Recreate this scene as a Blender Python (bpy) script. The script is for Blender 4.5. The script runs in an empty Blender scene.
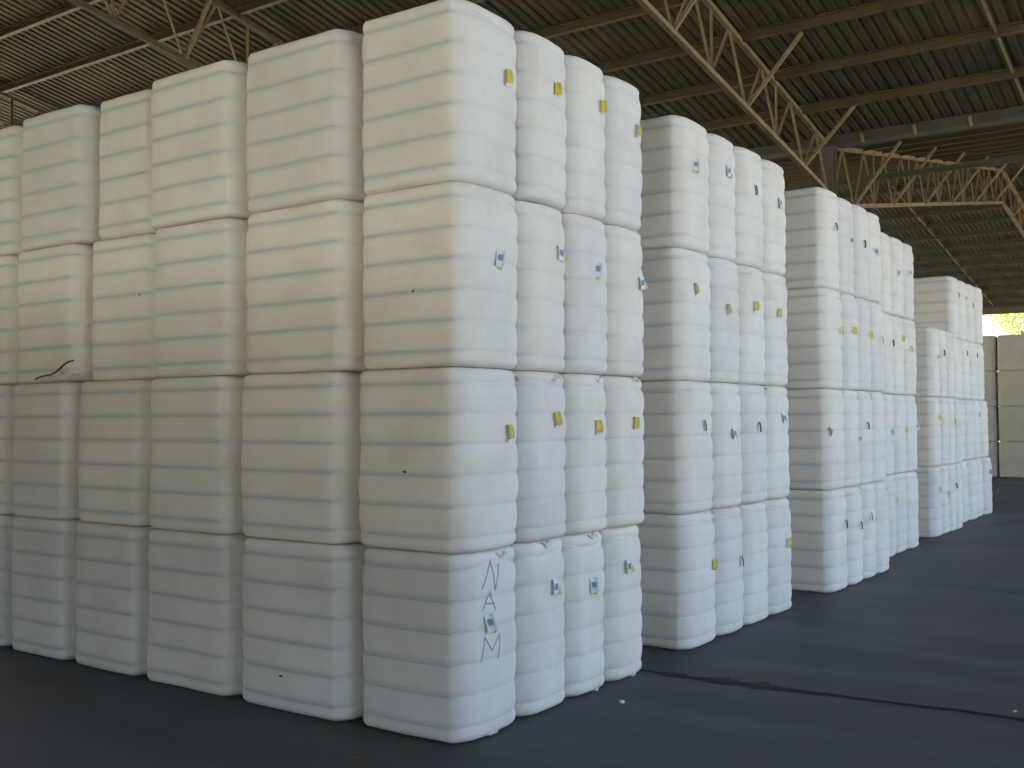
import bpy, bmesh, math, random
from mathutils import Vector, Matrix, noise
from mathutils.bvhtree import BVHTree
R = random.Random(11)
S = bpy.context.scene
C = S.collection

# ------------------------------------------------------------------ helpers
def mesh_from(verts, faces, name, smooth=False):
    me = bpy.data.meshes.new(name)
    me.from_pydata([tuple(v) for v in verts], [], faces)
    me.update()
    if smooth:
        for p in me.polygons: p.use_smooth = True
    return me

def link(name, me, mat=None, parent=None, loc=None):
    o = bpy.data.objects.new(name, me)
    C.objects.link(o)
    if mat and me is not None and not me.materials: me.materials.append(mat)
    if parent: o.parent = parent
    if loc is not None: o.location = loc
    return o

def tag(o, label=None, cat=None, group=None, kind=None):
    if label: o['label'] = label
    if cat: o['category'] = cat
    if group: o['group'] = group
    if kind: o['kind'] = kind
    return o

def empty(name, loc=(0, 0, 0)):
    o = bpy.data.objects.new(name, None); C.objects.link(o); o.location = loc
    o.empty_display_size = .2
    return o

class MB:
    def __init__(s): s.v = []; s.f = []
    def add(s, vs, fs):
        n = len(s.v); s.v += [Vector(v) for v in vs]; s.f += [tuple(i + n for i in f) for f in fs]; return s
    def bar(s, a, b, w, h, up=(0, 0, 1)):
        a = Vector(a); b = Vector(b); d = (b - a).normalized(); u = Vector(up)
        sx = d.cross(u)
        if sx.length < 1e-3: sx = d.cross(Vector((1, 0, 0)))
        sx.normalize(); uz = sx.cross(d).normalized()
        vs = []
        for p in (a, b):
            for i, j in ((-1, -1), (1, -1), (1, 1), (-1, 1)): vs.append(p + sx * (w / 2 * i) + uz * (h / 2 * j))
        return s.add(vs, [(3, 2, 1, 0), (4, 5, 6, 7), (0, 1, 5, 4), (1, 2, 6, 5), (2, 3, 7, 6), (3, 0, 4, 7)])
    def angle(s, a, b, w, t, up=(0, 0, 1), flip=1):
        # L section bar
        a = Vector(a); b = Vector(b); d = (b - a).normalized(); u = Vector(up)
        sx = d.cross(u)
        if sx.length < 1e-3: sx = d.cross(Vector((1, 0, 0)))
        sx.normalize(); uz = sx.cross(d).normalized()
        prof = [(0, 0), (w, 0), (w, t), (t, t), (t, w), (0, w)]
        vs = []
        for p in (a, b):
            for i, j in prof: vs.append(p + sx * ((i - w / 3) * flip) + uz * (j - w / 3))
        fs = [(k, (k + 1) % 6, (k + 1) % 6 + 6, k + 6) for k in range(6)] + [(5, 4, 3, 2, 1, 0), (6, 7, 8, 9, 10, 11)]
        return s.add(vs, fs)
    def channel(s, a, b, h, w, t, up=(0, 0, 1)):
        # C section, web upright, lips to one side
        a = Vector(a); b = Vector(b); d = (b - a).normalized(); u = Vector(up)
        sx = d.cross(u).normalized(); uz = sx.cross(d).normalized()
        prof = [(0, 0), (w, 0), (w, h * .12), (w - t, h * .12), (w - t, t), (t, t), (t, h - t), (w - t, h - t), (w - t, h * .88), (w, h * .88), (w, h), (0, h)]
        vs = []
        for p in (a, b):
            for i, j in prof: vs.append(p + sx * i + uz * j)
        n = len(prof)
        fs = [(k, (k + 1) % n, (k + 1) % n + n, k + n) for k in range(n)]
        return s.add(vs, fs)
    def mesh(s, name='m', smooth=False):
        me = mesh_from(s.v, s.f, name, smooth)
        bm = bmesh.new(); bm.from_mesh(me); bmesh.ops.recalc_face_normals(bm, faces=bm.faces); bm.to_mesh(me); bm.free()
        if smooth:
            for p in me.polygons: p.use_smooth = True
        return me
    def build(s, name, mat, parent=None, smooth=False): return link(name, s.mesh(name, smooth), mat, parent)

# ------------------------------------------------------------------ materials
def new_mat(name):
    m = bpy.data.materials.new(name); m.use_nodes = True
    nt = m.node_tree; b = nt.nodes['Principled BSDF']
    return m, nt, b
def N(nt, t, **k):
    n = nt.nodes.new(t)
    for a, v in k.items():
        if a in n.inputs.keys(): n.inputs[a].default_value = v
        else: setattr(n, a, v)
    return n
def ramp(nt, fac, stops):
    r = nt.nodes.new('ShaderNodeValToRGB'); el = r.color_ramp.elements
    while len(el) > 1: el.remove(el[-1])
    el[0].position, el[0].color = stops[0][0], (*stops[0][1], 1)
    for p, c in stops[1:]:
        e = el.new(p); e.color = (*c, 1)
    nt.links.new(fac, r.inputs[0]); return r.outputs[0]
def simple(name, col, rough=.8, metal=0, col2=None, scale=6, bump=0, detail=4):
    m, nt, b = new_mat(name)
    b.inputs['Roughness'].default_value = rough; b.inputs['Metallic'].default_value = metal
    tc = N(nt, 'ShaderNodeTexCoord'); nz = N(nt, 'ShaderNodeTexNoise', Scale=scale, Detail=detail)
    nt.links.new(tc.outputs['Object'], nz.inputs['Vector'])
    c2 = col2 or tuple(min(1, c * .75) for c in col)
    nt.links.new(ramp(nt, nz.outputs[0], [(.3, c2), (.7, col)]), b.inputs['Base Color'])
    if bump:
        bp = N(nt, 'ShaderNodeBump', Strength=bump, Distance=.01); nt.links.new(nz.outputs[0], bp.inputs['Height']); nt.links.new(bp.outputs[0], b.inputs['Normal'])
    return m

def cover_material():
    m, nt, b = new_mat('white_cotton_cover')
    L = nt.links
    b.inputs['Roughness'].default_value = .95
    b.inputs['Specular IOR Level'].default_value = .15
    tc = N(nt, 'ShaderNodeTexCoord'); oi = N(nt, 'ShaderNodeObjectInfo')
    add = N(nt, 'ShaderNodeVectorMath', operation='ADD')
    L.new(tc.outputs['Object'], add.inputs[0]); 
    mul = N(nt, 'ShaderNodeMath', operation='MULTIPLY'); mul.inputs[1].default_value = 37
    L.new(oi.outputs['Random'], mul.inputs[0]); L.new(mul.outputs[0], add.inputs[1])
    n1 = N(nt, 'ShaderNodeTexNoise', Scale=2.2, Detail=5, Roughness=.6); L.new(add.outputs[0], n1.inputs['Vector'])
    base = ramp(nt, n1.outputs[0], [(.3, (.77, .74, .71)), (.55, (.83, .815, .79)), (.75, (.84, .835, .82))])
    # per bale tone
    tone = ramp(nt, oi.outputs['Random'], [(0, (.93, .93, .95)), (.5, (1, 1, .98)), (1, (1, .98, .94))])
    mx = N(nt, 'ShaderNodeMix', data_type='RGBA', blend_type='MULTIPLY'); mx.inputs[0].default_value = 1
    L.new(base, mx.inputs[6]); L.new(tone, mx.inputs[7])
    # faint stains of dust
    n2 = N(nt, 'ShaderNodeTexNoise', Scale=9, Detail=7, Roughness=.7); L.new(add.outputs[0], n2.inputs['Vector'])
    st = ramp(nt, n2.outputs[0], [(0, (1, 1, 1)), (.62, (1, 1, 1)), (.8, (.9, .86, .80))])
    m2 = N(nt, 'ShaderNodeMix', data_type='RGBA', blend_type='MULTIPLY'); m2.inputs[0].default_value = 1
    L.new(mx.outputs[2], m2.inputs[6]); L.new(st, m2.inputs[7])
    # ties showing blue through the cloth
    at = N(nt, 'ShaderNodeAttribute', attribute_name='tie')
    m3 = N(nt, 'ShaderNodeMix', data_type='RGBA', blend_type='MIX')
    L.new(at.outputs['Fac'], m3.inputs[0]); L.new(m2.outputs[2], m3.inputs[6]); m3.inputs[7].default_value = (.56, .60, .62, 1)
    L.new(m3.outputs[2], b.inputs['Base Color'])
    w = N(nt, 'ShaderNodeTexNoise', Scale=55, Detail=3); L.new(add.outputs[0], w.inputs['Vector'])
    bp = N(nt, 'ShaderNodeBump', Strength=.25, Distance=.006); L.new(w.outputs[0], bp.inputs['Height'])
    mp = N(nt, 'ShaderNodeMapping'); mp.inputs['Scale'].default_value = (7, 7, 2.0); L.new(add.outputs[0], mp.inputs[0])
    w2 = N(nt, 'ShaderNodeTexNoise', Scale=1, Detail=4, Distortion=.6); L.new(mp.outputs[0], w2.inputs['Vector'])
    bp2 = N(nt, 'ShaderNodeBump', Strength=.35, Distance=.02); L.new(w2.outputs[0], bp2.inputs['Height']); L.new(bp.outputs[0], bp2.inputs['Normal'])
    L.new(bp2.outputs[0], b.inputs['Normal'])
    return m
M = {}
M['cover'] = cover_material()
M['cover_dimmed'] = simple('dimmed_far_cover', (.47, .47, .42), .95, col2=(.42, .42, .38), scale=2)  # white cover darkened for the farthest stack, dimness put into the colour
M['strap'] = simple('blue_grey_tie', (.60, .635, .65), .95, col2=(.55, .585, .60), scale=12)
M['fold'] = simple('cream_cloth_fold', (.80, .78, .74), .95, scale=14, bump=.3)
M['tag_white'] = simple('white_tag_paper', (.78, .84, .92), .5, col2=(.68, .75, .84), scale=20)
M['tag_yellow'] = simple('yellow_tag_paper', (.72, .60, .08), .5, col2=(.62, .50, .07), scale=20)
M['tag_shaded'] = simple('shaded_tag_back', (.16, .17, .19), .6, scale=20)  # shade on turned-away tags is put into this dark colour
M['ink'] = simple('blue_black_ink', (.25, .30, .42), .6, scale=40)
M['marker'] = simple('faded_blue_marker', (.27, .31, .42), .8, col2=(.40, .44, .53), scale=30)
M['cord'] = simple('dark_cord', (.10, .09, .08), .9)
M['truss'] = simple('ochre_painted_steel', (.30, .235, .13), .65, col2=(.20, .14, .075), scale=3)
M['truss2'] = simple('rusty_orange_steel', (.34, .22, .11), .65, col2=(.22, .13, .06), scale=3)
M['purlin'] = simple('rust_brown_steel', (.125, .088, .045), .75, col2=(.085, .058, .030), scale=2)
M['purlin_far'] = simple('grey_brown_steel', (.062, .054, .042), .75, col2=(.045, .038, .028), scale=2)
M['gutter'] = simple('dull_green_grey_steel', (.085, .082, .055), .7, scale=2)
M['column'] = simple('dark_painted_column', (.14, .12, .10), .6)
M['leaf'] = simple('sunlit_leaf_green', (.42, .50, .09), .7, col2=(.30, .38, .06), scale=1.5)
M['bark'] = simple('grey_brown_bark', (.16, .12, .08), .9, scale=5, bump=.4)
M['paint'] = simple('worn_yellow_paint', (.13, .10, .03), .8, col2=(.06, .06, .055), scale=7, detail=8)
M['ground'] = simple('pale_dusty_ground', (.54, .54, .45), .95, col2=(.46, .46, .38), scale=.4)

M['yard'] = simple('added_yard_paving', (.13, .135, .14), .9, col2=(.10, .105, .11), scale=.5)

M['grass'] = simple('dull_grass', (.045, .06, .02), .95, col2=(.035, .042, .016), scale=.8)

def roof_material():
    m, nt, b = new_mat('aged_galvanised_sheet'); L = nt.links
    b.inputs['Metallic'].default_value = 0; b.inputs['Roughness'].default_value = .8; b.inputs['Specular IOR Level'].default_value = .15
    tc = N(nt, 'ShaderNodeTexCoord'); n1 = N(nt, 'ShaderNodeTexNoise', Scale=.7, Detail=6); L.new(tc.outputs['Object'], n1.inputs[0])
    mp = N(nt, 'ShaderNodeMapping'); mp.inputs['Scale'].default_value = (5.2, .3, 1); L.new(tc.outputs['Object'], mp.inputs[0])
    n2 = N(nt, 'ShaderNodeTexNoise', Scale=1, Detail=3); L.new(mp.outputs[0], n2.inputs[0])
    mm = N(nt, 'ShaderNodeMath', operation='MULTIPLY'); L.new(n1.outputs[0], mm.inputs[0]); L.new(n2.outputs[0], mm.inputs[1])
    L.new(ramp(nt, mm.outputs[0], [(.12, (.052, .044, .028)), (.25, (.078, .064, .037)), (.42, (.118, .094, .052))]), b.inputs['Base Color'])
    return m
M['roof'] = roof_material()

def floor_material():
    m, nt, b = new_mat('dark_worn_asphalt'); L = nt.links
    tc = N(nt, 'ShaderNodeTexCoord'); co = tc.outputs['Object']
    n1 = N(nt, 'ShaderNodeTexNoise', Scale=.35, Detail=7, Roughness=.6); L.new(co, n1.inputs[0])
    c = ramp(nt, n1.outputs[0], [(.3, (.038, .043, .053)), (.55, (.055, .062, .075)), (.75, (.080, .087, .098))])
    # tyre-swept streaks along the aisle
    mp = N(nt, 'ShaderNodeMapping'); mp.inputs['Scale'].default_value = (.35, 1.6, 1); mp.inputs['Rotation'].default_value = (0, 0, .25); L.new(co, mp.inputs[0])
    n2 = N(nt, 'ShaderNodeTexNoise', Scale=1.0, Detail=5, Distortion=.5); L.new(mp.outputs[0], n2.inputs[0])
    st = ramp(nt, n2.outputs[0], [(.35, (.8, .8, .82)), (.65, (1.22, 1.2, 1.17))])
    mx = N(nt, 'ShaderNodeMix', data_type='RGBA', blend_type='MULTIPLY'); mx.inputs[0].default_value = 1
    L.new(c, mx.inputs[6]); L.new(st, mx.inputs[7])
    n3 = N(nt, 'ShaderNodeTexNoise', Scale=60, Detail=3); L.new(co, n3.inputs[0])
    sp = ramp(nt, n3.outputs[0], [(.3, (.75, .75, .75)), (.7, (1.25, 1.25, 1.25))])
    m2 = N(nt, 'ShaderNodeMix', data_type='RGBA', blend_type='MULTIPLY'); m2.inputs[0].default_value = 1
    L.new(mx.outputs[2], m2.inputs[6]); L.new(sp, m2.inputs[7])
    L.new(m2.outputs[2], b.inputs['Base Color'])
    L.new(ramp(nt, n1.outputs[0], [(.3, (.5,) * 3), (.7, (.75,) * 3)]), b.inputs['Roughness'])
    bp = N(nt, 'ShaderNodeBump', Strength=.35, Distance=.01); L.new(n3.outputs[0], bp.inputs['Height']); L.new(bp.outputs[0], b.inputs['Normal'])
    return m
M['floor'] = floor_material()
M['crack'] = simple('dark_crack_filler', (.016, .015, .014), .95, col2=(.030, .027, .024), scale=9, bump=.6)

# ------------------------------------------------------------------ the bale
BA, BB, BH = .6, .36, 1.4
TIES = [.085, .25, .415, .585, .75, .915]
def section(rad=.16):
    """outline of the bale as (x, y, side weight): x across the wide face, y front to back"""
    pts = []
    nA, nB, nC = 10, 8, 8
    def corner(cx, cy, a0):
        for k in range(nC):
            t = a0 + (k / nC) * math.pi / 2
            pts.append((cx + rad * math.cos(t), cy + rad * math.sin(t)))
    a, b = BA, BB
    corner(a - rad, b - rad, 0)
    for k in range(nA): pts.append((a - rad - (2 * (a - rad)) * k / nA, b))
    corner(-(a - rad), b - rad, math.pi / 2)
    for k in range(nB): pts.append((-a, b - rad - 2 * (b - rad) * k / nB))
    corner(-(a - rad), -(b - rad), math.pi)
    for k in range(nA): pts.append((-(a - rad) + 2 * (a - rad) * k / nA, -b))
    corner(a - rad, -(b - rad), 1.5 * math.pi)
    for k in range(nB): pts.append((a, -(b - rad) + 2 * (b - rad) * k / nB))
    return pts
SEC = section()
def surf(i, z, seed, extra=0.0):
    x, y = SEC[i]
    u = z / BH
    # weight of the narrow side (1) against the wide face (0)
    sideb = min(1, max(0, (abs(x) - (BA - .16)) / .16))
    # lobes between the ties
    lobes = [0] + TIES + [1]
    bul = 0
    for k in range(len(lobes) - 1):
        if lobes[k] <= u <= lobes[k + 1]:
            s = (u - lobes[k]) / (lobes[k + 1] - lobes[k]); bul = math.sin(math.pi * s) ** .6
    amp = .003 + .018 * sideb * (1 if abs(y) > BB - .16 else .35)
    notch = 0
    for t in TIES:
        notch += math.exp(-((u - t) * BH / .024) ** 2)
    inset = amp * (1 - bul) * .8 + notch * (.0035 - .001 * sideb)
    # rounded ends
    rz = .05
    for d in (z, BH - z):
        if d < rz: inset += rz * (1 - math.sqrt(max(0, 1 - ((rz - d) / rz) ** 2)))
    # narrow sides belly out, tightening towards the sewn top
    inset += sideb * (.035 * (y / BB) ** 2 + .035 * max(0, (u - .80) / .20) ** 2 + .015 * max(0, (.12 - u) / .12) ** 2)
    # a tuck under the top hem of the narrow sides
    inset += sideb * .012 * math.exp(-((BH - z - .10 - .02 * math.sin(y * 9 + seed)) / .014) ** 2)
    p = Vector((x, y, z))
    n = noise.noise(Vector((x * 2.2 + seed * 7.3, y * 2.6, z * 1.7))) * .016 + noise.noise(Vector((x * 7 + seed, y * 7, z * 5 + seed * 3))) * .005
    inset -= n - .008 - extra
    # direction inward: towards the core line
    cx = max(-(BA - .16), min(BA - .16, x)); cy = max(-(BB - .16), min(BB - .16, y))
    d = Vector((x - cx, y - cy, 0))
    if d.length < 1e-5: d = Vector((x, y, 0))
    d.normalize()
    return p - d * inset
def zs_list():
    zs = set()
    for k in range(57): zs.add(round(BH * k / 56, 4))
    for t in TIES:
        for e in (-.022, -.012, 0, .012, .022): zs.add(round(t * BH + e, 4))
    for e in (.004, .012, .02, .04, .06): zs.add(e); zs.add(round(BH - e, 4))
    return sorted(z for z in zs)
ZS = zs_list()
def make_bale_mesh(seed):
    n = len(SEC); V = []; F = []
    tie = []
    for z in ZS:
        for i in range(n):
            V.append(surf(i, z, seed))
            u = z / BH
            sb = min(1, max(0, (abs(SEC[i][0]) - (BA - .16)) / .16))
            tie.append(max(math.exp(-(((u - t) * BH) / .024) ** 2) for t in TIES) * (.72 - .60 * sb))
    m = len(ZS)
    for j in range(m - 1):
        for i in range(n):
            F.append((j * n + i, j * n + (i + 1) % n, (j + 1) * n + (i + 1) % n, (j + 1) * n + i))
    # end caps: shrinking rings, slightly domed and wrinkled
    for top in (0, 1):
        prev = (m - 1) * n if top else 0
        for q, s in enumerate((.94, .8, .6, .35, .1)):
            st = len(V)
            for i in range(n):
                e = V[prev if q == 0 else ring0 + 0] if False else None
                b0 = V[((m - 1) * n if top else 0) + i]
                zz = b0.z + (1 if top else -1) * (0 if top == 0 else -.002 * q + .004 * noise.noise(Vector((b0.x * 5 * s, b0.y * 5 * s, seed))))
                V.append(Vector((b0.x * s, b0.y * s, zz))); tie.append(0)
            for i in range(n):
                a, b_, c, d = prev + i, prev + (i + 1) % n, st + (i + 1) % n, st + i
                F.append((a, b_, c, d) if top else (d, c, b_, a))
            prev = st
        F.append(tuple(range(prev, prev + n)) if top else tuple(range(prev + n - 1, prev - 1, -1)))
    me = mesh_from(V, F, 'bale_cover', True)
    at = me.attributes.new('tie', 'FLOAT', 'POINT')
    at.data.foreach_set('value', tie)
    # scale so the bounding box is exactly nominal
    mx = max(abs(v.co.x) for v in me.vertices); my = max(abs(v.co.y) for v in me.vertices)
    for v in me.vertices: v.co.x *= BA / mx; v.co.y *= BB / my
    me.update(); me.materials.append(M['cover'])
    return me, BA / mx, BB / my
def make_strap_mesh(seed, t, fx, fy):
    n = len(SEC); V = []; F = []
    for dz, ex in ((-.015, .003), (-.010, -.001), (.010, -.001), (.015, .003)):
        z = t * BH + dz
        for i in range(n):
            sb = min(1, max(0, (abs(SEC[i][0]) - (BA - .16)) / .16))
            p = surf(i, z, seed, ex + .010 * sb); p.x *= fx; p.y *= fy; V.append(p)
    for j in range(3):
        for i in range(n): F.append((j * n + i, j * n + (i + 1) % n, (j + 1) * n + (i + 1) % n, (j + 1) * n + i))
    me = mesh_from(V, F, 'strap', True); me.materials.append(M['strap'])
    return me
VAR = []
for k in range(7):
    me, fx, fy = make_bale_mesh(k * 1.37 + .5)
    st = [make_strap_mesh(k * 1.37 + .5, t, fx, fy) for t in TIES]
    bvh = BVHTree.FromPolygons([v.co.copy() for v in me.vertices], [tuple(p.vertices) for p in me.polygons])
    VAR.append((me, st, bvh))

# tags: a curled card hanging from the cover (local: y across, z up, x out of the face)
def card_mesh(w, h, curl, mat, name):
    V = []; F = []; nx, nz = 4, 6; t = .0025
    for side in (0, 1):
        for j in range(nz + 1):
            for i in range(nx + 1):
                y = (i / nx - .5) * w; u = j / nz
                z = -h * u
                x = .012 + curl * math.sin(u * 2.3) + curl * .6 * (i / nx - .5) ** 2 * 4 + side * t
                V.append((x, y, z))
    o = (nx + 1) * (nz + 1)
    for j in range(nz):
        for i in range(nx):
            a = j * (nx + 1) + i
            F.append((a, a + 1, a + nx + 2, a + nx + 1)); F.append((a + o + nx + 1, a + o + nx + 2, a + o + 1, a + o))
    rim = [i for i in range(nx + 1)] + [(j + 1) * (nx + 1) + nx for j in range(nz)] + [nz * (nx + 1) + i for i in range(nx - 1, -1, -1)] + [j * (nx + 1) for j in range(nz - 1, 0, -1)]
    for k in range(len(rim)):
        a, b = rim[k], rim[(k + 1) % len(rim)]; F.append((b, a, a + o, b + o))
    me = mesh_from(V, F, name); me.materials.append(mat)
    bm = bmesh.new(); bm.from_mesh(me); bmesh.ops.recalc_face_normals(bm, faces=bm.faces); bm.to_mesh(me); bm.free()
    return me
CARD = {'w': card_mesh(.070, .135, .018, M['tag_white'], 'label_tag'), 'b': card_mesh(.075, .125, .012, M['tag_white'], 'label_tag'),
        'y': card_mesh(.062, .110, .020, M['tag_yellow'], 'label_tag'), 'd': card_mesh(.045, .115, .016, M['tag_shaded'], 'label_tag')}
def bars_mesh():
    mb = MB()
    for k, w in enumerate((.004, .002, .005, .003, .002, .005, .003)):
        y = -.022 + k * .007
        mb.bar((.0335, y, -.035), (.0365, y, -.085), w, .0015, up=(1, 0, 0))
    return mb
BARS = bars_mesh().mesh('barcode'); BARS.materials.append(M['ink'])
STUB_Y = card_mesh(.045, .060, .010, M['tag_yellow'], 'yellow_stub')
STUB_W = card_mesh(.045, .030, .006, M['tag_white'], 'white_stub')

def fold_mesh(seed, w=.19, d=.035, h=.04):
    bm = bmesh.new(); bmesh.ops.create_icosphere(bm, subdivisions=4, radius=1)
    for v in bm.verts:
        n = noise.noise(v.co * 1.8 + Vector((seed * 5, 0, 0))) * .45 + noise.noise(v.co * 3.5 + Vector((seed, 3, 0))) * .10
        c = v.co * (1 + n)
        v.co = Vector((c.x * d, c.y * w / 2, c.z * h / 2 + .012 * math.sin(c.y * 5 + seed)))
    me = bpy.data.meshes.new('cloth_fold'); bm.to_mesh(me); bm.free()
    for p in me.polygons: p.use_smooth = True
    me.materials.append(M['fold']); return me
FOLDS = [fold_mesh(s) for s in (1, 2.3, 4.1, 6.7)]

ALL = []   # records of bales: (obj, x0,x1,y0,y1,z0, variant, scale)
BALE_GROUP = 'white cotton bales stacked four high in the warehouse'
def bale(x0, x1, y0, y1, z0, label, straps=True, group=BALE_GROUP, h=BH, jit=True):
    k = R.randrange(len(VAR)); me, st, bvh = VAR[k]
    e = empty('cotton_bale', ((x0 + x1) / 2, (y0 + y1) / 2, z0))
    rz = 0
    if jit: rz = R.uniform(-.012, .012)
    if R.random() < .5: rz += math.pi
    e.rotation_euler.z = rz
    tag(e, label, 'bale', group)
    sx = (x1 - x0 - .004) / (2 * BA); sy = (y1 - y0 - .004) / (2 * BB); sz = (h - .004) / BH
    e.scale = (sx, sy, sz)
    link('cover', me, parent=e)
    if straps:
        for s in st: link('strap', s, parent=e)
    rec = dict(o=e, x0=x0, x1=x1, y0=y0, y1=y1, z0=z0, z1=z0 + h, k=k, s=(sx, sy, sz), rz=rz, tagged='')
    ALL.append(rec); return rec

def hit(rec, p, d):
    """point on a bale's cover, in the bale's own coordinates, for a world ray"""
    Mx = Matrix.LocRotScale(rec['o'].location, rec['o'].rotation_euler, rec['o'].scale); I = Mx.inverted()
    a = I @ Vector(p); b = (I.to_3x3() @ Vector(d)).normalized()
    h = VAR[rec['k']][2].ray_cast(a, b)
    return Mx, (h[0] if h[0] is not None else None)

def child_at(rec, name, me, wp, rot=(0, 0, 0), out=0.0, parent=None, direction=(-1, 0, 0)):
    d = Vector(direction)
    Mx, lp = hit(rec, Vector(wp) - d * 1.0, d)
    if lp is None: return None
    w = Mx @ lp - d * out
    o = link(name, me, parent=rec['o'])
    Wm = Matrix.Translation(w) @ Matrix.Rotation(rot[2], 4, 'Z') @ Matrix.Rotation(rot[1], 4, 'Y') @ Matrix.Rotation(rot[0], 4, 'X')
    o.matrix_local = Mx.inverted() @ Wm
    return o

def find(x, y, z):
    for r in ALL:
        if r['x0'] - .1 <= x <= r['x1'] + .1 and r['y0'] <= y < r['y1'] and r['z0'] <= z < r['z1']: return r

LAY = ['bottom layer', 'second layer', 'third layer', 'top layer']
ORD = ['first', 'second', 'third', 'fourth', 'fifth', 'sixth', 'seventh', 'eighth', 'ninth', 'tenth', 'eleventh', 'twelfth', 'thirteenth', 'fourteenth', 'fifteenth']
def block(name, face_x, ys, xs_layers, nlayers=4, straps=True, facejit=None, layer_dx=(0, 0, 0, 0)):
    """ys: front and boundaries going back; xs_layers: per layer, boundaries going away to the side"""
    for L in range(nlayers):
        z0 = L * BH
        xs = xs_layers[min(L, len(xs_layers) - 1)]
        fx = face_x + layer_dx[L]
        # front row
        for i in range(len(xs)):
            xr = fx if i == 0 else xs[i - 1]; xl = xs[i]
            dy = 0 if i == 0 else R.uniform(-.03, .03)
            if facejit and i > 0: dy = facejit[L][i - 1]
            if i == 0: lab = f'cotton bale, front corner of {name}, {LAY[L]}'
            else: lab = f'plain white cotton bale, {name} wide side, {LAY[L]}, {ORD[i-1]} from corner'
            yb = ys[1] if i == 0 else ys[0] + .72
            r = bale(xl, xr, ys[0] + dy, yb + dy, z0, lab, straps)
            r['lab'] = lab
        for j in range(1, len(ys) - 1):
            dx = R.uniform(-.02, .02)
            lab = f'cotton bale, {name} aisle side, {LAY[L]}, {ORD[j-1]} behind corner'
            r = bale(fx - 1.16 + dx, fx + dx, ys[j], ys[j + 1], z0, lab, straps)
            r['lab'] = lab

# nearest block, measured layer by layer
block('nearest stack', -4.80, [6.20, 7.07, 7.79, 8.46, 9.17],
      [[-5.93, -7.29, -8.60, -9.76, -10.90, -12.05], [-5.97, -7.33, -8.60, -9.78, -10.94, -12.1],
       [-5.93, -7.29, -8.54, -9.64, -10.86, -12.05], [-5.94, -7.28, -8.59, -9.53, -10.79, -12.0]],
      facejit=[[-.05, -.04, -.03, -.03, -.02], [-.03, -.03, 0, -.02, 0], [-.02, -.03, .06, -.03, 0], [-.03, -.05, .06, -.04, 0]], layer_dx=(-.02, 0, .01, .01))
block('second stack', -4.82, [10.02, 10.88, 11.62, 12.39, 13.15], [[-6.02, -7.22]], layer_dx=(-.02, -.03, -.05, -.05))
block('third stack', -4.80, [14.38, 15.18, 15.88, 16.54, 17.24], [[-6.0, -7.2]], layer_dx=(.01, -.01, -.02, -.04))
block('fourth stack', -5.22, [17.62, 18.42, 19.15, 19.9, 20.64], [[-6.4]], straps=False)
block('low stack', -5.30, [22.10, 22.80, 23.38, 23.95, 24.52], [[-6.5]], nlayers=3, straps=False)
block('tall far stack', -5.50, [25.35, 26.2, 27.0, 27.84, 28.66], [[-6.76]], straps=False, layer_dx=(0, -.06, -.10, -.14))
xs = [-10.95, -9.75, -8.55, -7.32, -6.1]
for L in range(4):
    for i in range(4):
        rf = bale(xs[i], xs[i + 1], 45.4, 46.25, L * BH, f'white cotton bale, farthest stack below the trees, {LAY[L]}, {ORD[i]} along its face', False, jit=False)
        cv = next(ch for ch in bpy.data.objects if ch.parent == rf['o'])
        cv.material_slots[0].link = 'OBJECT'; cv.material_slots[0].material = M['cover_dimmed']

# tags seen on the aisle sides: (distance along the aisle, height, kind of tag)
TAGS = {-4.80: [(6.78,5.09,'y'),(7.50,5.17,'y'),(8.28,5.21,'y'),(8.94,5.14,'y'),(6.69,3.65,'w'),(7.56,3.80,'b'),(8.17,3.73,'w'),(8.97,3.69,'b'),(6.78,2.30,'y'),(7.50,2.40,'y'),(8.17,2.33,'y'),(8.83,2.36,'y'),(6.54,0.87,'w'),(7.50,1.01,'b'),(8.12,0.95,'w'),(8.72,1.04,'b'),
 (10.37,5.10,'w'),(11.25,5.20,'b'),(11.95,5.10,'d'),(12.73,5.08,'b'),(10.32,3.77,'y'),(11.15,3.62,'y'),(11.93,3.72,'y'),(12.67,3.69,'y'),(10.47,2.32,'d'),(11.19,2.23,'b'),(11.95,2.29,'d'),(12.78,2.40,'b'),(10.70,0.82,'y'),(11.40,0.78,'d'),(12.84,0.85,'y'),
 (14.80,5.07,'d'),(15.60,4.99,'w'),(16.09,5.00,'d'),(16.80,4.98,'w'),(14.93,3.61,'y'),(15.48,3.65,'y'),(16.34,3.65,'y'),(16.84,3.60,'y'),(14.50,2.21,'b'),(15.68,2.09,'w'),(16.09,2.27,'d'),(14.94,0.91,'d'),(15.55,0.84,'d'),(16.11,0.92,'d')],
 -5.22: [(18.30,4.96,'w'),(19.40,4.96,'w'),(20.14,5.04,'w'),(18.90,3.68,'d'),(19.64,3.80,'y'),(20.12,3.64,'y'),(18.20,2.21,'d'),(18.81,2.14,'w'),(19.69,2.17,'y'),(20.41,2.23,'w'),(18.30,0.82,'d'),(19.0,0.95,'y')],
 -5.30: [(22.44,3.60,'w'),(23.0,3.71,'d'),(22.45,2.37,'y'),(23.69,2.30,'y'),(22.42,0.94,'d'),(23.1,0.81,'d'),(23.70,0.95,'d')],
 -5.52: [(25.9,5.19,'d'),(26.7,5.19,'w'),(27.39,5.08,'d'),(26.5,3.88,'d'),(27.51,3.88,'d'),(27.50,2.44,'d'),(28.2,1.04,'d')]}
TAGS[-4.80] = [t for t in TAGS[-4.80]]
WORD = {'y': 'yellow tag', 'w': 'white tag', 'b': 'white and yellow tag', 'd': 'shaded tag'}
LOW = {4: 3}
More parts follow.
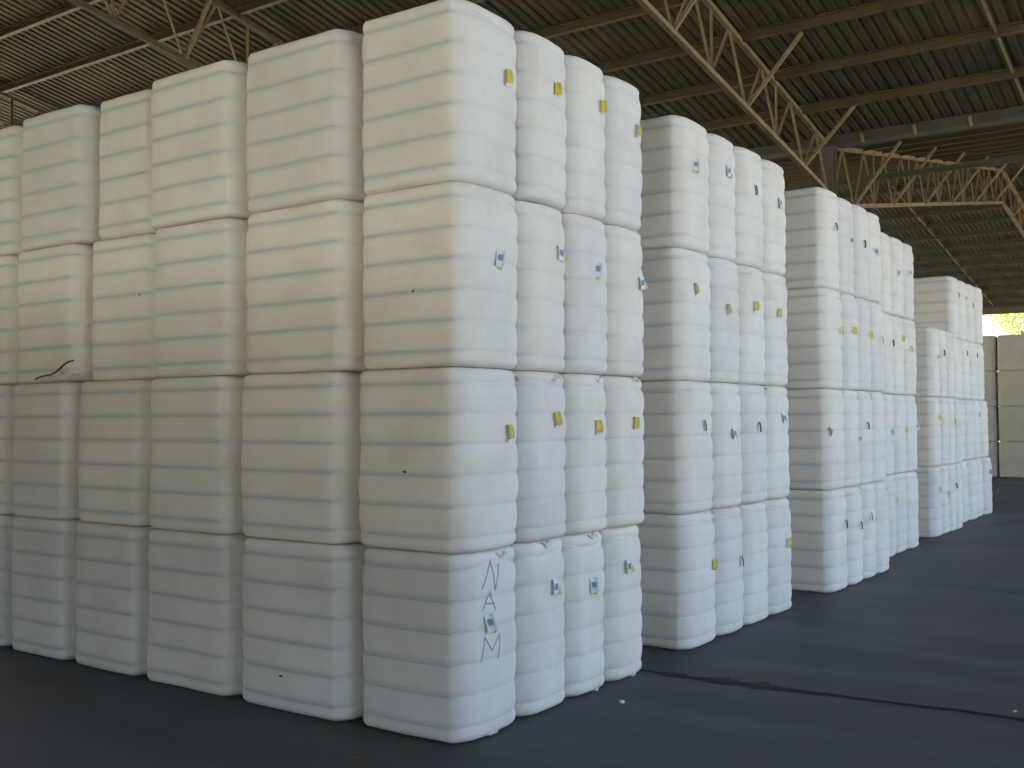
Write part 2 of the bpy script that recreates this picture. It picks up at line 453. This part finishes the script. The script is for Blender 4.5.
for X, lst in TAGS.items():
    for y, z, t in lst:
        if X == -5.30 and z > 4.2: continue
        r = find(X - .3, y, z)
        if not r or r['tagged']: continue
        near = y < 14
        turn = {'y': R.uniform(-.5, .3), 'w': R.uniform(-.8, -.2), 'b': R.uniform(-.1, .3), 'd': R.uniform(.3, .9)}[t]
        o = child_at(r, 'label_tag', CARD[t], (X, y, z + .06), (R.uniform(-.25, .25), 0, turn))
        if not o: continue
        r['tagged'] = t
        r['o']['label'] = r['lab'].replace('cotton bale', 'cotton bale, ' + WORD[t])
        if t in 'wb':
            b = link('barcode', BARS, parent=o)
        if t == 'b':
            s = link('yellow_stub', STUB_Y, parent=o); s.location = (.004, .045, -.07); s.rotation_euler = (.3, 0, .1)
        elif t == 'w' and near:
            s = link('yellow_stub', STUB_Y, parent=o); s.location = (-.004, .012, -.105); s.scale = (1, .7, .8)
        elif t == 'y' and near:
            s = link('white_stub', STUB_W, parent=o); s.location = (0, -.005, -.10)

# hand lettering N A M on the lowest corner bale
rec = find(-4.9, 6.6, .9)
STR = [[(6.467, 1.126), (6.596, 1.323), (6.63, 1.098), (6.703, 1.29)], [(6.473, 0.955), (6.571, 1.088), (6.641, 0.944)], [(6.501, 1.013), (6.629, 0.994)], [(6.468, 0.576), (6.499, 0.76), (6.585, 0.646), (6.694, 0.762), (6.679, 0.571)]]
def letter(strokes):
  Vv = []; Ff = []
  for s in strokes:
      pts = []
      for a, b in zip(s[:-1], s[1:]):
          n = max(2, int(math.dist(a, b) / .012))
          for q in range(n + (1 if b is s[-1] else 0)):
              u = q / n; pts.append((a[0] + (b[0] - a[0]) * u, a[1] + (b[1] - a[1]) * u))
      prev = None
      for q, (y, z) in enumerate(pts):
          Mx, lp = hit(rec, (-4, y, z), (-1, 0, 0))
          if lp is None: continue
          w = Mx @ lp + Vector((.0025, 0, 0))
          a = pts[max(0, q - 1)]; b = pts[min(len(pts) - 1, q + 1)]
          t = Vector((0, b[0] - a[0], b[1] - a[1])).normalized(); nrm = Vector((0, -t.z, t.y)) * .0055
          base = len(Vv); Vv += [Mx.inverted() @ (w + nrm), Mx.inverted() @ (w - nrm), Mx.inverted() @ (w - nrm - Vector((.004, 0, 0))), Mx.inverted() @ (w + nrm - Vector((.004, 0, 0)))]
          if prev is not None:
              for i in range(4): Ff.append((prev + i, prev + (i + 1) % 4, base + (i + 1) % 4, base + i))
          prev = base
  link('marker_letter', mesh_from(Vv, Ff, 'marker_letter'), M['marker'], rec['o'])
letter(STR[:1]); letter(STR[1:3]); letter(STR[3:])
rec['o']['label'] = 'white cotton bale marked NAM in blue marker, bottom layer at corner of nearest stack'

# gathered cloth ears at the sewn ends
for i, (y, z) in enumerate([(7.0, 2.755), (7.60, 2.765), (8.28, 2.765), (8.95, 2.77), (8.30, .03), (8.98, .035), (6.80, 1.37), (7.50, 1.375), (8.25, 1.375), (6.7, .03), (10.8, 1.37), (11.55, 1.37), (12.3, 2.77), (15.1, 2.77), (15.8, 1.37), (16.4, 2.77), (15.1, 4.17), (15.75, 4.17)]):
    r = find(-4.95, y - .02, z)
    if r: 
        o = child_at(r, 'cloth_fold', FOLDS[i % 4], (-4.8, y - .06, z - .015), (R.uniform(-.4, .4), 0, R.uniform(-.3, .3)), out=-.02)
# a loose flap of torn cover and a cord on the left
r = find(-10, 6.5, 2.9)
r = next(q for q in ALL if q['z0'] == 2 * BH and q['x0'] < -9.75 < q['x1'] and q['y0'] < 7)
o = child_at(r, 'torn_flap', FOLDS[1], (-9.90, 6.2, 2.86), (0, .25, math.pi / 2), out=-.02, direction=(0, 1, 0))
if o: o.scale = (o.scale[0] * 1.1, o.scale[1] * 2.6, o.scale[2] * 2.4)
mb = MB(); prev = None
for q in range(15):
    u = q / 14; p = (-10.35 + .62 * u, 0, 2.835 + .17 * u ** 1.6 + .012 * math.sin(u * 9))
    Mx, lp = hit(r, (p[0], 5, p[2]), (0, 1, 0))
    if lp is None: continue
    w = Mx @ lp + Vector((0, -.006, 0)); w = Mx.inverted() @ w
    if prev: mb.bar(prev, w, .014, .014)
    prev = w
mb.build('loose_cord', M['cord'], r['o'])
r['o']['label'] = r['lab'].replace('plain white cotton bale', 'cotton bale, torn flap and cord')
# dark snags on the wide faces
for x, z, w in ((-5.284, 3.383, .03), (-5.377, 2.003, .045), (-6.666, .293, .05), (-8.754, 3.606, .02)):
    r = next((q for q in ALL if q['x0'] < x < q['x1'] and q['y0'] < 6.9 and q['z0'] <= z < q['z1']), None)
    if r:
        bm = bmesh.new(); bmesh.ops.create_icosphere(bm, subdivisions=2, radius=1)
        for v in bm.verts: v.co = Vector((v.co.x * w / 2, v.co.y * .006, v.co.z * .009)) * (1 + .3 * noise.noise(v.co * 3))
        me = bpy.data.meshes.new('dark_snag'); bm.to_mesh(me); bm.free(); me.materials.append(M['cord'])
        child_at(r, 'dark_snag', me, (x, 6.2, z), direction=(0, 1, 0))

# ------------------------------------------------------------------ roof geometry
XL, XR = -30.6, 6.0
BY = -8.0                     # unseen back edge, set here so ground light reaches the bales
V1Y, VZ = 21.2, 8.06          # valley
RD, R2 = 3.1, 39.3            # ridges (y)
S1 = .20; S2 = .163
def roof_z(y):
    if y < -51.0: return roof_z(-102.0 - y)
    if y < -15.0: return VZ + 3.62 * (1 - abs(y + 33.0) / 18.0)
    if y <= RD: return VZ + S1 * (V1Y - RD) - S1 * (RD - y)
    if y <= V1Y: return VZ + S1 * (V1Y - y)
    if y <= R2: return VZ + S2 * (y - V1Y)
    return VZ + S2 * (R2 - V1Y) - S2 * (y - R2)
def sheet(y0, y1, name):
    pitch = .19; V = []; F = []
    n = int((XR - XL) / pitch)
    prof = [(0, 0), (.075, 0), (.095, .026), (.15, .026), (.19, 0)]
    xsz = []
    for k in range(n):
        for a, b in prof[:-1]: xsz.append((XL + k * pitch + a, b))
    xsz.append((XL + n * pitch, 0))
    for y in (y0, y1):
        z = roof_z(y if y != -15.0 else -15.0)
        for x, b in xsz: V.append((x, y, z + b))
    m = len(xsz)
    for i in range(m - 1): F.append((i, i + 1, m + i + 1, m + i))
    me = mesh_from(V, F, name); me.materials.append(M['roof'])
    o = link(name, me); tag(o, kind='structure')
    md = o.modifiers.new('thickness', 'SOLIDIFY'); md.thickness = .004
    return o
sheet(BY, RD, 'ceiling'); sheet(RD, V1Y, 'ceiling'); sheet(V1Y, R2, 'ceiling'); sheet(R2, 58.2, 'ceiling')

# sheeted wall added out of view to keep side light off the wide faces
def blocker_sheet(x, y0, y1, name):
    pitch = .25; V = []; F = []; k = 0; prof = [(0, 0), (.10, 0), (.125, .04), (.225, .04)]
    ys = []
    n = int((y1 - y0) / pitch)
    for k in range(n):
        for a, b in prof: ys.append((y0 + k * pitch + a, b))
    for y, b in ys:
        V.append((x + b, y, 0)); V.append((x + b, y, roof_z(y) - .05))
    for i in range(len(ys) - 1): F.append((2 * i, 2 * i + 2, 2 * i + 3, 2 * i + 1))
    me = mesh_from(V, F, name); me.materials.append(M['roof']); o = link(name, me); tag(o, kind='structure')
    md = o.modifiers.new('thickness', 'SOLIDIFY'); md.thickness = .004
blocker_sheet(XR - .1, BY, 1.5, 'blocker_wall_right')
# sheeted walls added out of view, back and left, shaping light on the bales
def blocker_panel(a, b, zlo, ztop, name):
    a = Vector(a); b = Vector(b); d = (b - a); n = int(d.length / .25); d.normalize(); nn = Vector((-d.y, d.x, 0))
    V = []; F = []
    for k in range(n):
        for t, o in ((0, 0), (.10, 0), (.125, .04), (.225, .04)):
            p = a + d * (k * .25 + t) + nn * o
            V += [(p.x, p.y, zlo), (p.x, p.y, ztop(p) - .05)]
    for i in range(len(V) // 2 - 1): F.append((2 * i, 2 * i + 2, 2 * i + 3, 2 * i + 1))
    me = mesh_from(V, F, name); me.materials.append(M['roof']); o = link(name, me); tag(o, kind='structure')
    md = o.modifiers.new('thickness', 'SOLIDIFY'); md.thickness = .004
blocker_panel((XL + .1, BY, 0), (XR - .1, BY, 0), 3.8, lambda p: roof_z(BY), 'blocker_wall_back')
blocker_panel((-9.0, BY, 0), (XR - .1, BY, 0), 0, lambda p: 1.15, 'blocker_wall_back')
blocker_panel((XL + .1, BY, 0), (-9.0, BY, 0), 0, lambda p: 2.75, 'blocker_wall_back')
blocker_panel((XL + .1, BY, 0), (XL + .1, 6.5, 0), 0, lambda p: roof_z(p.y), 'blocker_wall_left')
blocker_panel((XL + .1, 6.5, 0), (XL + .1, 58, 0), 6.8, lambda p: roof_z(p.y), 'blocker_wall_left')


# purlins: C sections running across the frames
PUR = .17
def purlin(y, label, group, off=.0, mat='purlin'):
    z = roof_z(y) - PUR - .012 - .01
    sl = (roof_z(y + .1) - roof_z(y - .1)) / .2
    o = MB().channel((XL + .1, y, z + off), (XR - .1, y, z + off), PUR, .075, .006, up=(0, -sl, 1)).build('roof_purlin', M[mat])
    tag(o, label, 'roof beam', group)
    return o
NEAR = [V1Y - .08 - 1.42 * k for k in range(1, 12)]
for k, y in enumerate(NEAR):
    purlin(y, f'rusty brown purlin under near roof slope, {ORD[k]} up from the gutter', 'purlins under the near roof slope')
MID = [V1Y + .9 + 1.45 * k for k in range(12)]
for k, y in enumerate(MID):
    purlin(y, f'brown purlin under rising roof slope beyond the gutter, {ORD[k]} up', 'purlins under the rising roof slope')
FAR = [R2 + .9 + 1.45 * k for k in range(13)]
for k, y in enumerate(FAR):
    purlin(y, f'brown purlin under farthest roof slope, {ORD[k]} down from the ridge', 'purlins under the farthest roof slope', mat='purlin_far')

# valley gutter with brackets
g = empty('valley_gutter', (0, V1Y, VZ - .20)); tag(g, 'dull green grey gutter along the roof valley with short brackets', 'gutter')
MB().channel((XL, -.14, 0), (XR, -.14, 0), .17, .04, .006).add([(XL, -.14, 0), (XR, -.14, 0), (XR, .18, 0), (XL, .18, 0), (XL, -.14, -.01), (XR, -.14, -.01), (XR, .18, -.01), (XL, .18, -.01)], [(0, 1, 2, 3), (7, 6, 5, 4), (0, 4, 5, 1), (2, 6, 7, 3)]).build('trough', M['gutter'], g)
bkm = MB().bar((0, -.26, .10), (0, -.15, -.05), .05, .05).mesh('bracket'); bkm.materials.append(M['truss2'])
x = -7.06 + .75
while x < -1:
    b = link('bracket', bkm, parent=g); b.location = (x, 0, 0); x += 1.0

# ------------------------------------------------------------------ trusses
TOPOFF = PUR + .035
def truss(X, y0, y1, d0, d1, label, npan, matc, matw, knee=True, kneestep=2, both=False):
    """top chord under the purlins from y0 to y1, depth d0 at y0 and d1 at y1"""
    zt = lambda y: roof_z(y) - TOPOFF
    yb = (y0 + y1) / 2
    e = empty('roof_truss', (X, yb, zt(yb) - 1)); tag(e, label, 'truss', 'roof trusses')
    O = Vector((X, yb, zt(yb) - 1))
    T = lambda x, y, z: Vector((x, y, z)) - O
    dep = lambda y: d0 + (d1 - d0) * (y - y0) / (y1 - y0)
    a = [y0 + (y1 - y0) * k / npan for k in range(npan + 1)]
    mb = MB(); mb.angle(T(X - .012, y0, zt(y0)), T(X - .012, y1, zt(y1)), .085, .010, flip=-1); mb.angle(T(X + .012, y0, zt(y0)), T(X + .012, y1, zt(y1)), .085, .010)
    mb.build('top_chord', M[matc], e)
    b0, b1 = a[0], a[-1]
    zb = lambda y: zt(y) - dep(y)
    mb = MB(); mb.angle(T(X - .012, b0, zb(b0)), T(X - .012, b1, zb(b1)), .085, .010, flip=-1); mb.angle(T(X + .012, b0, zb(b0)), T(X + .012, b1, zb(b1)), .085, .010)
    mb.build('bottom_chord', M[matc], e)
    for k in range(npan):
        ya, yc = a[k], a[k + 1]; ym = ya + (yc - ya) * .5
        MB().angle(T(X, ya, zb(ya)), T(X, ym, zt(ym)), .05, .007, up=(1, 0, 0)).build('web_member', M[matw], e)
        MB().angle(T(X, ym, zt(ym)), T(X, yc, zb(yc)), .036, .006, up=(1, 0, 0)).build('web_member', M[matw], e)
        if k % 2 == 1: MB().angle(T(X, yc, zt(yc)), T(X, yc, zb(yc)), .036, .006, up=(1, 0, 0)).build('web_member', M[matw], e)
    if knee:
        for k in range(1, npan, kneestep):
            y = a[k]
            MB().angle(T(X + .03, y, zb(y) + .03), T(X + 1.0, y, roof_z(y) - PUR + .02), .055, .006, up=(0, 1, 0)).build('knee_brace', M[matw], e)
            if both: MB().angle(T(X - .03, y, zb(y) + .03), T(X - 1.0, y, roof_z(y) - PUR + .02), .055, .006, up=(0, 1, 0)).build('knee_brace', M[matw], e)
    return e
FR = [-7.06, -14.78, -22.5]
truss(FR[0], V1Y - .05, RD + .1, .94, 1.38, 'ochre lattice truss sloping down over the nearer bales to the column', 13, 'truss', 'truss')
truss(FR[0], V1Y + .15, R2 - .1, 1.22, 1.12, 'orange lattice truss rising beyond the column under the middle roof slope', 12, 'truss2', 'truss')
truss(FR[0], R2 + .1, 58.0, 1.12, .78, 'orange lattice truss falling away from the far ridge', 12, 'truss2', 'truss2')
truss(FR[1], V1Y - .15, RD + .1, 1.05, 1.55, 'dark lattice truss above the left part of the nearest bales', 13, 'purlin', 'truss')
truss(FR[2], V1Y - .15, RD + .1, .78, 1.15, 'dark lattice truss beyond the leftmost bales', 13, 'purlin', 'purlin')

# column under the valley
c = empty('steel_column', (FR[0], V1Y, 0)); tag(c, 'dark steel column under the valley where the two trusses meet', 'column')
hz = VZ - .25
mb = MB(); mb.bar((-.0, -.13, 0), (0, -.13, hz), .26, .014, up=(0, 1, 0)).bar((0, .13, 0), (0, .13, hz), .26, .014, up=(0, 1, 0)).bar((0, 0, 0), (0, 0, hz), .012, .25, up=(0, 1, 0))
mb.build('shaft', M['column'], c)
MB().bar((0, 0, 0), (0, 0, .025), .45, .45, up=(0, 1, 0)).build('base_plate', M['column'], c)
MB().bar((0, 0, hz - .0), (0, 0, hz + .02), .34, .36, up=(0, 1, 0)).build('cap_plate', M['column'], c)

# long tie beam and sag rods
o = MB().channel((-13.9, 23.7, 7.60), (6.5, 23.7, 7.60), .12, .06, .006).build('tie_beam', M['gutter']); tag(o, 'dull green tie beam crossing the rising truss just beyond the gutter', 'roof beam')
def sag(X, ya, yb, label, mat):
    mb = MB()
    mb.angle((X, ya, roof_z(ya) - PUR + .08), (X, yb, roof_z(yb) - PUR + .08), .05, .006)
    o = mb.build('sag_rod', M[mat]); tag(o, label, 'roof bar', 'sag bars under the roof')
sag(-3.35, RD + .5, V1Y - .4, 'thin ochre sag bar crossing the near purlins right of the truss', 'truss')
sag(-10.9, R2 + .5, 57.5, 'thin ochre sag bar crossing the farthest purlins', 'truss')
sag(-3.35, V1Y + .9, R2 - .5, 'thin ochre sag bar under the rising roof slope', 'truss')
o = MB().channel((XL, 58.0, roof_z(58) - .42), (XR, 58.0, roof_z(58) - .42), .40, .08, .008).build('eave_beam', M['purlin']); tag(o, 'brown eave beam at the far open end above the trees', 'roof beam')

# ------------------------------------------------------------------ ground, floor
mb = MB(); mb.add([(-31, -9, 0), (8, -9, 0), (8, 60, 0), (-31, 60, 0), (-31, -9, -.12), (8, -9, -.12), (8, 60, -.12), (-31, 60, -.12)], [(0, 1, 2, 3), (7, 6, 5, 4), (0, 4, 5, 1), (1, 5, 6, 2), (2, 6, 7, 3), (3, 7, 4, 0)])
tag(mb.build('floor', M['floor']), kind='structure')
GH = 400
mb = MB(); mb.add([(-GH, -GH, -.05), (GH, -GH, -.05), (GH, GH, -.05), (-GH, GH, -.05)], [(0, 1, 2, 3)])
tag(mb.build('ground', M['ground']), kind='structure')
mb = MB(); mb.add([(8, -60, -.04), (70, -60, -.04), (70, 75, -.04), (8, 75, -.04)], [(0, 1, 2, 3)])  # unseen paving added to cut warm bounce onto the aisle sides
tag(mb.build('added_dark_yard', M['yard']), kind='structure')
mb = MB(); mb.add([(-90, 61, -.03), (90, 61, -.03), (90, 300, -.03), (-90, 300, -.03)], [(0, 1, 2, 3)])  # unseen dark grass added to cut bounce onto the far roof slope
tag(mb.build('added_grass_field', M['grass']), kind='structure')
# rough crack across the aisle
V = []; F = []
xx = -5.25; k = 0; Rn = random.Random(3)
while xx < 1.5:
    yc = 9.13 + .10 * (xx + 4.2) * .75 + .05 * noise.noise(Vector((xx * 1.7, 0, 0))) + .03 * noise.noise(Vector((xx * 7, 2, 0)))
    w = .022 + .10 * abs(noise.noise(Vector((xx * 2.3, 5, 0)))) + .055 * math.exp(-((xx + 3.9) / .6) ** 2) * (1 + noise.noise(Vector((xx * 9, 1, 4))))
    V += [(xx, yc - w * Rn.uniform(.6, 1.2), .003), (xx, yc, .012), (xx, yc + w * Rn.uniform(.6, 1.2), .003), (xx, yc, -.01)]
    if k:
        b = 4 * k
        for i in range(4): F.append((b - 4 + i, b - 4 + (i + 1) % 4, b + (i + 1) % 4, b + i))
    xx += .045; k += 1
o = link('floor_crack', mesh_from(V, F, 'floor_crack'), M['crack']); tag(o, 'rough dark crack running across the asphalt aisle past the nearest stack block', 'crack')
def stripe(a, b, w, label):
    mb = MB(); mb.bar((*a, .002), (*b, .002), w, .003); o = mb.build('painted_line', M['paint']); tag(o, label, 'line')
stripe((-6.3, 6.10), (-5.25, 6.16), .05, 'faint worn yellow line along the foot of the nearest bales')
stripe((-5.40, 5.2), (-5.29, 6.10), .05, 'faint worn yellow line running out from the corner of the nearest bales')
stripe((-6.35, 34.5), (-6.29, 38.5), .12, 'faint yellow line on the far aisle floor before the last stack')
for i, (x, y, s, lab) in enumerate([(-4.477, 7.97, .022, 'tiny tuft of loose cotton on the asphalt beside the nearest stack block'), (-1.697, 9.521, .015, 'tiny tuft of loose cotton lying by the floor crack')]):
    bm = bmesh.new(); bmesh.ops.create_icosphere(bm, subdivisions=3, radius=s)
    for v in bm.verts: v.co *= 1 + .5 * noise.noise(v.co * 60 + Vector((i, 0, 0))); v.co.z *= .6
    me = bpy.data.meshes.new('cotton_tuft'); bm.to_mesh(me); bm.free()
    o = link('cotton_tuft', me, M['fold'], loc=(x, y, s * .5)); tag(o, lab, 'cotton')

# ------------------------------------------------------------------ trees beyond the far end
def tree(x, y, h, rad, seed, label):
    rr = random.Random(seed)
    e = empty('tree', (x, y, -.05)); tag(e, label, 'tree', 'trees beyond the far end')
    mb = MB(); mb.bar((0, 0, 0), (.1, 0, h * .45), .35, .35); mb.bar((.1, 0, h * .4), (rad * .4, .2, h * .7), .2, .2); mb.bar((.1, 0, h * .4), (-rad * .4, -.2, h * .72), .2, .2)
    mb.build('trunk', M['bark'], e)
    V = []; F = []
    lumps = [(rr.uniform(-rad, rad) * .75, rr.uniform(-rad, rad) * .75, rr.uniform(.45, .95) * h, rr.uniform(.28, .45) * rad) for _ in range(22)]
    for _ in range(7000):
        lx, ly, lz, lr = rr.choice(lumps)
        u = Vector((rr.gauss(0, 1), rr.gauss(0, 1), rr.gauss(0, 1))).normalized() * lr * rr.uniform(.75, 1.05)
        p = Vector((lx, ly, lz)) + u
        a = Vector((rr.gauss(0, 1), rr.gauss(0, 1), rr.gauss(0, 1))).normalized(); b = a.cross(Vector((rr.gauss(0, 1), rr.gauss(0, 1), rr.gauss(0, 1)))).normalized()
        s = rr.uniform(.09, .17); n = len(V)
        V += [p - a * s, p - b * s * .5, p + a * s, p + b * s * .5]; F.append((n, n + 1, n + 2, n + 3))
    link('foliage', mesh_from(V, F, 'foliage'), M['leaf'], e)
tree(-12.6, 84, 12, 3.6, 1, 'bright sunlit green tree showing over the far stack')
tree(-2.5, 92, 11, 4.2, 2, 'sunlit green tree behind the right end of the far stack')

# ------------------------------------------------------------------ light
w = bpy.data.worlds.new('World'); S.world = w; w.use_nodes = True
nt = w.node_tree; bg = nt.nodes['Background']
sky = nt.nodes.new('ShaderNodeTexSky'); sky.sky_type = 'NISHITA'; sky.sun_disc = False
sky.sun_elevation = math.radians(52); sky.sun_rotation = math.radians(-115); sky.air_density = 1.0; sky.dust_density = 3.0; sky.ozone_density = 1.0
tint = nt.nodes.new('ShaderNodeMix'); tint.data_type = 'RGBA'; tint.blend_type = 'MULTIPLY'; tint.inputs[0].default_value = 1; tint.inputs[7].default_value = (1.09, 1.0, .91, 1)
nt.links.new(sky.outputs[0], tint.inputs[6]); nt.links.new(tint.outputs[2], bg.inputs[0]); bg.inputs[1].default_value = .45
sd = bpy.data.lights.new('sun', 'SUN'); sd.energy = 34.0; sd.angle = math.radians(.6); sd.color = (1, .93, .82)
so = bpy.data.objects.new('sun', sd); C.objects.link(so)
az = math.radians(205); el = math.radians(52)   # direction towards the sun
dv = Vector((math.cos(az) * math.cos(el), math.sin(az) * math.cos(el), math.sin(el)))
so.rotation_euler = dv.to_track_quat('Z', 'Y').to_euler(); so.location = (0, 0, 60)

# ------------------------------------------------------------------ camera
cd = bpy.data.cameras.new('camera'); co = bpy.data.objects.new('camera', cd); C.objects.link(co)
cd.sensor_width = 36; cd.lens = 1066.49 / 1024 * 36; cd.clip_end = 1000
co.matrix_world = Matrix.Translation((0, 0, 2.410)) @ Matrix.Rotation(.61239, 4, 'Z') @ Matrix.Rotation(math.pi / 2 + .032036, 4, 'X') @ Matrix.Rotation(-.00453, 4, 'Z')
S.camera = co
S.cycles.max_bounces = 10; S.cycles.diffuse_bounces = 6
S.cycles.use_denoising = True
S.view_settings.view_transform = 'Standard'; S.view_settings.look = 'None'; S.view_settings.gamma = 1; S.view_settings.use_curve_mapping = False
S.view_settings.exposure = 0.57
